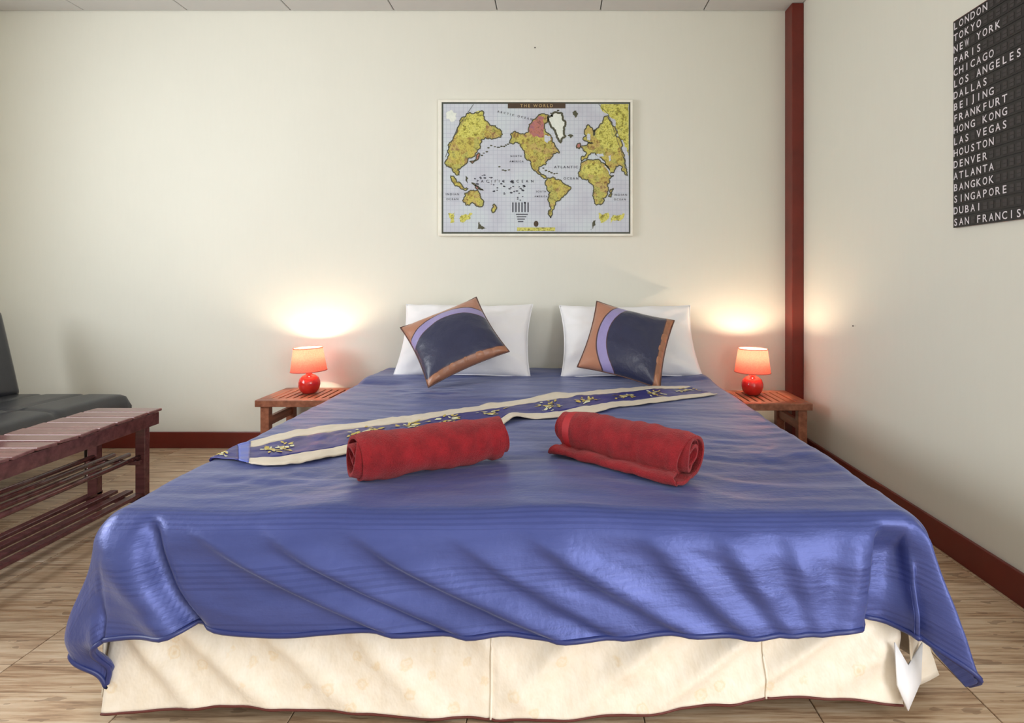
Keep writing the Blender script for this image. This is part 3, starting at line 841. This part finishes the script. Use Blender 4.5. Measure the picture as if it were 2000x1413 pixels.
# ------------------------------------------------------------------ world map on the wall
MD = W_BACK-.030
mcx, mcz, MPX = -.117, 1.652, 1122/(W_BACK-.030)
mp = thing('world_map', (mcx, W_BACK, mcz), 'rectangular printed world map panel with white edge above the bed', 'map')
def mxy(zx, zy):   # map drawing grid to panel coordinates
    return ((840+zx*.21233-1046)/MPX, ((327.5-180)-zy*.21233)/MPX)
M_PANEL = plain('white_map_panel', lin(240, 238, 226), .5)
def ocean():
    t = NT('printed_ocean'); t.set(Roughness=.5)
    v = t.coords('Object'); sp = t.n.new('ShaderNodeSeparateXYZ'); t.link(v, sp.inputs[0])
    gx = t.math('LESS_THAN', t.math('FRACT', t.math('MULTIPLY', t.math('ADD', sp.outputs[0], 5), 40)), .10)
    gz = t.math('LESS_THAN', t.math('FRACT', t.math('MULTIPLY', t.math('ADD', sp.outputs[2], 5), 40)), .10)
    n = t.noise(v, 5, 4)
    c = t.ramp(n, [(.3, lin(192, 194, 208)), (.5, lin(204, 210, 220)), (.7, lin(206, 218, 222))])
    c = t.mix(t.math('MULTIPLY', t.math('MAXIMUM', gx, gz), .4), c, lin(146, 158, 180))
    t.col(c); return t.m
def land(name, stops, sc=30, cells=()):
    t = NT(name); t.set(Roughness=.5)
    v = t.coords('Object'); n = t.noise(v, sc, 8, .78)
    c = t.ramp(n, stops)
    if cells:      # patchwork of printed country tints
        vo = t.add('ShaderNodeTexVoronoi'); vo.inputs['Scale'].default_value = 30; vo.inputs['Randomness'].default_value = 1.0; t.link(v, vo.inputs['Vector'])
        sp = t.n.new('ShaderNodeSeparateXYZ'); t.link(vo.outputs['Color'], sp.inputs[0])
        k = len(cells); cc = t.ramp(sp.outputs[0], [(i/k, cells[i]) for i in range(k)])
        cc.node.color_ramp.interpolation = 'CONSTANT'
        c = t.mix(.3, c, cc)
    t.col(c); return t.m
M_OCEAN = ocean()
M_LAND = land('printed_land_olive', [(.38, lin(92, 66, 34)), (.45, lin(150, 132, 56)), (.51, lin(210, 202, 104)), (.56, lin(184, 176, 86)), (.62, lin(112, 78, 44))],
    cells=(lin(212, 206, 96), lin(150, 140, 60), lin(206, 190, 80), lin(176, 128, 72), lin(160, 172, 96), lin(190, 140, 110)))
M_LANDY = land('printed_land_yellow', [(.40, lin(120, 112, 44)), (.47, lin(188, 184, 76)), (.53, lin(228, 224, 120)), (.60, lin(150, 150, 66))])
M_LANDR = land('printed_land_rose', [(.40, lin(116, 72, 80)), (.5, lin(196, 126, 104)), (.6, lin(160, 104, 120))], 40)
M_LANDW = land('printed_ice_white', [(.3, lin(215, 225, 215)), (.7, lin(242, 244, 236))])
M_COAST = plain('printed_coast_dark', lin(78, 78, 58), .5)
M_INK = plain('printed_ink', lin(78, 80, 92), .5)
M_MAPFRAME = plain('printed_dark_border', lin(66, 72, 62), .5)
M_PLATE = plain('printed_title_plate', lin(74, 56, 40), .5)
M_GOLDINK = plain('printed_gold_ink', lin(186, 160, 110), .5)
bev(mk('panel', boxv(-.571, .571, -.030, -.001, -.401, .401), BOXF, M_PANEL, mp), .003)
YP = -.030
def flat(name, pts, mat, lvl, parent=mp):
    y = YP-lvl; V = [(p[0], y, p[1]) for p in pts]+[(p[0], YP+.0005, p[1]) for p in pts]; n = len(pts)
    ar = sum(pts[i][0]*pts[(i+1) % n][1]-pts[(i+1) % n][0]*pts[i][1] for i in range(n))
    f = tuple(range(n)); f = f if ar > 0 else f[::-1]
    Fc = [f]+[(i, (i+1) % n, n+(i+1) % n, n+i) if ar < 0 else (i, n+i, n+(i+1) % n, (i+1) % n) for i in range(n)]
    return mk(name, V, Fc, mat, parent)
def rect(zx0, zx1, zy0, zy1):
    a, b = mxy(zx0, zy1), mxy(zx1, zy0); return [(a[0], a[1]), (b[0], a[1]), (b[0], b[1]), (a[0], b[1])]
flat('printed_border', rect(106, 1842, 92, 1303), M_MAPFRAME, .0004)
sea = flat('printed_sea', rect(122, 1828, 108, 1288), M_OCEAN, .0008)
def rough_poly(pts, amp, rr, rounds=3):
    for _ in range(rounds):
        out = []
        for i, p in enumerate(pts):
            q = pts[(i+1) % len(pts)]
            dx, dy = q[0]-p[0], q[1]-p[1]; l = math.hypot(dx, dy)
            out.append(p)
            if l > 12:
                o = rr.uniform(-amp, amp)*l
                out.append(((p[0]+q[0])/2-dy/l*o, (p[1]+q[1])/2+dx/l*o))
        pts = out
    return pts
def grow(pts, e):
    cx = sum(p[0] for p in pts)/len(pts); cy = sum(p[1] for p in pts)/len(pts); out = []
    n = len(pts); ar = sum(pts[i][0]*pts[(i+1) % n][1]-pts[(i+1) % n][0]*pts[i][1] for i in range(n))
    for i in range(n):
        a, b = pts[i-1], pts[(i+1) % n]; dx, dy = b[0]-a[0], b[1]-a[1]; l = math.hypot(dx, dy) or 1
        s = 1 if ar > 0 else -1
        out.append((pts[i][0]+s*dy/l*e, pts[i][1]-s*dx/l*e))
    return out
LANDS = [
    ('land_asia', M_LAND, [(370, 190), (490, 180), (500, 230), (540, 290), (600, 310), (660, 360), (665, 390), (620, 420), (560, 430), (470, 440), (460, 520), (420, 560), (390, 600), (350, 610), (330, 660), (280, 700), (250, 720), (268, 762), (235, 755), (205, 710), (180, 690), (150, 680), (140, 640), (160, 540), (200, 450), (260, 320), (320, 230)]),
    ('land_siberia', M_LANDY, [(370, 200), (480, 190), (490, 240), (500, 330), (440, 400), (330, 420), (240, 400), (300, 290)]),
    ('land_australia', M_LAND, [(320, 930), (370, 905), (430, 905), (460, 940), (490, 1000), (470, 1055), (430, 1050), (390, 1015), (330, 1040), (300, 1000)]),
    ('land_north_america', M_LAND, [(740, 390), (780, 360), (830, 385), (900, 375), (910, 300), (960, 250), (1040, 200), (1090, 215), (1050, 300), (1060, 360), (1110, 400), (1120, 450), (1150, 500), (1190, 560), (1130, 570), (1080, 620), (1060, 670), (1000, 690), (990, 720), (1040, 760), (1070, 792), (1040, 785), (980, 735), (930, 670), (880, 610), (870, 540), (830, 480), (780, 460), (730, 470)]),
    ('land_arctic_canada', M_LANDR, [(912, 305), (960, 255), (1045, 220), (1050, 300), (1045, 405), (1000, 415), (910, 372)]),
    ('land_greenland', M_LANDW, [(1090, 240), (1150, 190), (1210, 200), (1240, 280), (1228, 340), (1198, 460), (1170, 410), (1140, 330), (1105, 290)]),
    ('land_south_america', M_LAND, [(1080, 790), (1130, 780), (1200, 810), (1240, 850), (1292, 872), (1250, 940), (1200, 990), (1150, 1040), (1120, 1100), (1110, 1160), (1085, 1120), (1100, 1020), (1110, 920), (1070, 860)]),
    ('land_europe', M_LAND, [(1390, 640), (1400, 590), (1440, 570), (1385, 505), (1440, 490), (1500, 470), (1410, 440), (1420, 350), (1450, 300), (1490, 330), (1505, 400), (1560, 300), (1600, 230), (1640, 220), (1700, 320), (1760, 460), (1790, 620), (1815, 770), (1790, 740), (1760, 680), (1705, 685), (1690, 740), (1650, 750), (1610, 660), (1580, 610), (1520, 560), (1450, 600)]),
    ('land_russia', M_LANDY, [(1570, 310), (1610, 240), (1660, 280), (1720, 400), (1750, 500), (1720, 560), (1640, 520), (1560, 480), (1530, 420)]),
    ('land_africa', M_LAND, [(1390, 650), (1450, 620), (1500, 630), (1600, 660), (1650, 760), (1690, 770), (1630, 860), (1630, 940), (1580, 1030), (1530, 1040), (1500, 960), (1490, 850), (1450, 800), (1400, 800), (1365, 740)]),
    ('land_sahara', M_LANDY, [(1420, 670), (1500, 655), (1580, 680), (1590, 740), (1500, 760), (1410, 750)]),
    ('land_arabia_corner', M_LANDY, [(1565, 112), (1826, 112), (1826, 600), (1790, 500), (1710, 300), (1645, 205)]),
    ('land_madagascar', M_LAND, [(1655, 900), (1685, 885), (1665, 965), (1640, 960)]),
    ('land_new_zealand', M_LAND, [(590, 1030), (612, 1060), (580, 1110), (565, 1090)]),
    ('land_japan', M_LANDR, [(365, 640), (425, 605), (445, 560), (455, 565), (440, 620), (390, 655)]),
    ('land_sumatra', M_LAND, [(190, 770), (245, 830), (300, 868), (350, 888), (290, 892), (215, 835)]),
    ('land_new_guinea', M_LANDR, [(380, 835), (440, 865), (492, 905), (430, 892)]),
    ('land_philippines', M_COAST, [(325, 770), (350, 790), (345, 840), (325, 810)]),
    ('land_britain', M_LANDR, [(1350, 490), (1378, 470), (1372, 522), (1348, 515)]),
    ('land_iceland', M_COAST, [(1265, 400), (1300, 390), (1322, 405), (1290, 425)]),
    ('land_svalbard', M_COAST, [(1310, 185), (1345, 170), (1362, 200), (1330, 235)]),
    ('inset_antarctica', M_LANDW, [(150, 190), (200, 165), (245, 195), (240, 250), (195, 275), (150, 245)]),
    ('inset_land', M_LANDY, [(165, 1120), (230, 1100), (225, 1190), (185, 1205)]),
    ('inset_land', M_LANDY, [(290, 1130), (390, 1115), (372, 1165), (300, 1200), (268, 1165)]),
    ('inset_land', M_LANDY, [(1550, 1110), (1640, 1105), (1625, 1180), (1580, 1205)]),
    ('inset_land', M_LANDY, [(1680, 1130), (1785, 1115), (1755, 1180), (1660, 1215)]),
    ('inset_figure', M_COAST, [(1490, 1260), (1500, 1190), (1525, 1180), (1522, 1225), (1470, 1265)]),
    ('inset_figure', M_COAST, [(435, 1255), (445, 1190), (470, 1230), (520, 1255)]),
]
def coast(outer, inner):
    n = len(outer)
    V = [(p[0], YP-lvl-.0008, p[1]) for p in outer]+[(p[0], YP-lvl-.0008, p[1]) for p in inner]
    mk('coast_line', V, [(i, (i+1) % n, n+(i+1) % n, n+i) for i in range(n)], M_COAST, sea)
rr = random.Random(5)
lvl = .0012
for nm, mt, pts in LANDS:
    P2 = rough_poly(pts, .24, rr, 4)
    P2 = [(min(max(p[0], 124), 1826), min(max(p[1], 110), 1286)) for p in P2]
    if mt not in (M_COAST,) and not nm.startswith('inset') and nm not in ('land_siberia', 'land_sahara', 'land_russia', 'land_arctic_canada', 'land_arabia_corner'):
        coast([mxy(*p) for p in grow(P2, 6 if nm != 'land_greenland' else 15)], [mxy(*p) for p in grow(P2, -4)])
    flat(nm, [mxy(*p) for p in P2], mt, lvl+.0004+(.0003 if nm in ('land_siberia', 'land_sahara', 'land_russia', 'land_arctic_canada', 'land_greenland') else 0), sea)
# bays, seas and chains of small islands
for nm, pts in (('sea_hudson_bay', [(1055, 395), (1105, 405), (1112, 440), (1075, 470), (1050, 445)]), ('sea_baltic', [(1450, 380), (1475, 390), (1470, 450), (1445, 440)]),
                ('sea_black', [(1530, 570), (1590, 565), (1600, 590), (1550, 595)]), ('sea_caspian', [(1640, 590), (1660, 580), (1665, 625), (1645, 640)]),
                ('sea_red', [(1600, 680), (1612, 676), (1655, 755), (1645, 760)])):
    flat(nm, [mxy(*p) for p in rough_poly(pts, .15, rr, 2)], M_OCEAN, lvl+.0009, sea)
for (a, b, k) in (((430, 612), (560, 492), 7), ((600, 505), (735, 470), 8), ((1040, 705), (1165, 750), 6), ((1110, 190), (1180, 175), 4), ((640, 690), (720, 720), 4)):
    for i in range(k):
        zx = a[0]+(b[0]-a[0])*i/(k-1)+rr.uniform(-6, 6); zy = a[1]+(b[1]-a[1])*i/(k-1)+rr.uniform(-6, 6)+(14*math.sin(math.pi*i/(k-1)))
        flat('printed_island', [mxy(zx+rr.uniform(9, 16)*math.cos(q), zy+rr.uniform(4, 9)*math.sin(q)) for q in np.linspace(0, 2*math.pi, 7)[:-1]], M_COAST, lvl, sea)
for i in range(46):
    zx = rr.uniform(400, 880); zy = 760+(zx-400)*.36+rr.uniform(-70, 90); w = rr.uniform(5, 15)
    if i < 46: flat('printed_island', [mxy(zx+w*math.cos(a)*rr.uniform(.7, 1.3), zy+w*.6*math.sin(a)*rr.uniform(.7, 1.3)) for a in np.linspace(0, 2*math.pi, 7)[:-1]], M_INK, lvl, sea)
for (c, d) in ((((400, 112), (250, 330)), ((250, 330), (140, 600))), (((1550, 112), (1640, 205)), ((1640, 205), (1810, 700)))):
    for a, b in (c, d):
        ax_, ay_ = mxy(*a); bx_, by_ = mxy(*b); l = math.hypot(bx_-ax_, by_-ay_); nx_, nz_ = -(by_-ay_)/l*.0012, (bx_-ax_)/l*.0012
        flat('projection_edge', [(ax_+nx_, ay_+nz_), (bx_+nx_, by_+nz_), (bx_-nx_, by_-nz_), (ax_-nx_, ay_-nz_)], M_MAPFRAME, lvl+.0010, sea)
for k in range(6):   # distance tables in the southern ocean
    flat('printed_scale', rect(755+k*28, 768+k*28, 1015, 1105), M_INK, lvl, sea)
for k in range(4): flat('printed_scale', rect(790+k*6, 900-k*14, 1120+k*22, 1130+k*22), M_INK, lvl, sea)
plate = flat('title_plate', rect(715, 1245, 102, 150), M_PLATE, lvl+.0012, sea)
flat('legend_plate', rect(800, 1150, 1245, 1278), M_LANDY, lvl+.0004, sea)
a = [mxy(975+22*math.cos(q), 1212+28*math.sin(q)) for q in np.linspace(0, 2*math.pi, 13)[:-1]]
flat('printed_seal', a, M_PLATE, lvl+.0004, sea)

_glyph = {}
def text_mesh(txt, size, spacing=1.0, fat=0.0):
    cu = bpy.data.curves.new('txt', 'FONT'); cu.body = txt; cu.size = size; cu.align_x = 'CENTER'; cu.align_y = 'CENTER'
    cu.space_character = spacing; cu.resolution_u = 3; cu.offset = fat
    o = bpy.data.objects.new('txt', cu); C.objects.link(o)
    bpy.context.view_layer.update()
    me = bpy.data.meshes.new_from_object(o.evaluated_get(bpy.context.evaluated_depsgraph_get()))
    V = [tuple(v.co) for v in me.vertices]; Fc = [tuple(p.vertices) for p in me.polygons]
    bpy.data.objects.remove(o); bpy.data.curves.remove(cu); bpy.data.meshes.remove(me)
    return V, Fc
def map_text(txt, zx, zy, zw, parent, mat=M_INK, lv=.0024, rot=0, sp=1.5):
    V, Fc = text_mesh(txt, 1.0, sp, .015)
    w = max(v[0] for v in V)-min(v[0] for v in V); sc = zw*.21233/MPX/w
    mx0 = (max(v[0] for v in V)+min(v[0] for v in V))/2; my0 = (max(v[1] for v in V)+min(v[1] for v in V))/2
    cx, cz = mxy(zx, zy); c, s = math.cos(rot), math.sin(rot); out = []
    for v in V:
        a, b = (v[0]-mx0)*sc, (v[1]-my0)*sc
        out.append((cx+a*c-b*s, YP-lv, cz+a*s+b*c))
    tag(mk('lettering', out, Fc, mat, parent), kind='stuff')
map_text('PACIFIC OCEAN', 690, 820, 520, sea, sp=2.4)
map_text('ARCTIC OCEAN', 780, 215, 330, sea, rot=R(-13), sp=1.9)
map_text('NORTH', 790, 590, 100, sea); map_text('AMERICA', 795, 638, 130, sea)
map_text('SOUTH', 1020, 915, 90, sea); map_text('AMERICA', 1020, 960, 120, sea)
map_text('ATLANTIC', 1250, 690, 220, sea); map_text('OCEAN', 1295, 795, 135, sea)
map_text('INDIAN', 205, 940, 120, sea); map_text('OCEAN', 205, 985, 110, sea)
map_text('INDIAN', 1750, 945, 120, sea); map_text('OCEAN', 1745, 988, 110, sea)
map_text('THE WORLD', 980, 126, 300, plate, M_GOLDINK, .0030)

# ------------------------------------------------------------------ departures board on the right wall
M_BOARD = plain('black_board', lin(26, 24, 26), .45)
M_BOARDEDGE = plain('dark_red_board_edge', lin(110, 20, 28), .5)
M_ROW = plain('board_row', lin(34, 30, 31), .45)
M_FLAP = plain('grey_flap', lin(58, 53, 54), .5)
M_LETTER = plain('white_letters', lin(226, 220, 226), .5)
by_far, by_near, bz0, bz1 = 2.047, 1.478, 1.1786, 1.912
bd = thing('departures_board', (W_RIGHT, (by_far+by_near)/2, (bz0+bz1)/2), 'black departures board listing white city names on the right wall', 'sign')
bev(box('backing', -.008, -.001, (by_near-by_far)/2, (by_far-by_near)/2, -(bz1-bz0)/2, (bz1-bz0)/2, M_BOARDEDGE, bd), .001)
box('face', -.0095, -.0075, (by_near-by_far)/2+.003, (by_far-by_near)/2-.003, -(bz1-bz0)/2+.003, (bz1-bz0)/2-.003, M_BOARD, bd)
CITIES = ['LONDON', 'TOKYO', 'NEW YORK', 'PARIS', 'CHICAGO', 'LOS ANGELES', 'DALLAS', 'BEIJING', 'FRANKFURT', 'HONG KONG', 'LAS VEGAS', 'HOUSTON', 'DENVER', 'ATLANTA', 'BANGKOK', 'SINGAPORE', 'DUBAI', 'SAN FRANCISCO']
NC = 20; cpch = .0276; rp = .0408
def glyph(ch):
    if ch not in _glyph:
        V, Fc = text_mesh(ch, .0355, 1.0, .0004)
        mx0 = (max(v[0] for v in V)+min(v[0] for v in V))/2
        my0 = (max(v[1] for v in V)+min(v[1] for v in V))/2
        wd = max(v[0] for v in V)-min(v[0] for v in V); sc = min(1, .0205/wd)
        _glyph[ch] = ([((v[0]-mx0)*sc, v[1]-my0) for v in V], Fc)
    return _glyph[ch]
for ri, city in enumerate(CITIES):
    zc = 1.889-ri*rp-wloc(bd).z
    half = (by_far-by_near)/2
    row = box('row_strip', -.0110, -.0094, -half+.005, half-.005, zc-rp/2+.0016, zc+rp/2-.0016, M_ROW, bd)
    L, B = [], []
    for ci in range(NC):
        yc = half-.019-ci*cpch
        if ci < len(city) and city[ci] != ' ':
            V, Fc = glyph(city[ci])
            L.append(([(-.0122, yc-v[0], zc+v[1]) for v in V], [f for f in Fc]))
        else:
            B.append((boxv(-.0118, -.0109, yc-.0085, yc+.0085, zc-.0115, zc-.0008), BOXF))
            B.append((boxv(-.0118, -.0109, yc-.0085, yc+.0085, zc+.0008, zc+.0115), BOXF))
    V, Fc = join(L); tag(mk('lettering', V, Fc, M_LETTER, row), kind='stuff')
    V, Fc = join(B); tag(mk('blank_flaps', V, Fc, M_FLAP, row), kind='stuff')

# ------------------------------------------------------------------ small nails left in the walls
def nail(loc, axis, label):
    r = thing('wall_nail', loc, label, 'nail')
    V, Fc = tube([(0, 0, 0), tuple(.014*a for a in axis)], .0016, 6); mk('shank', V, Fc, M_CHROME, r)
    V, Fc = tube([tuple(.014*a for a in axis), tuple(.016*a for a in axis)], .004, 10); mk('head', V, Fc, M_BLACKMETAL, r)
nail((-.121, W_BACK, CAM_H+(548-95)/330.0), (0, -1, 0), 'tiny nail in the cream wall above the map')
nail((W_RIGHT, 2.724, .774), (-1, 0, 0), 'tiny nail in the right wall beyond the post')
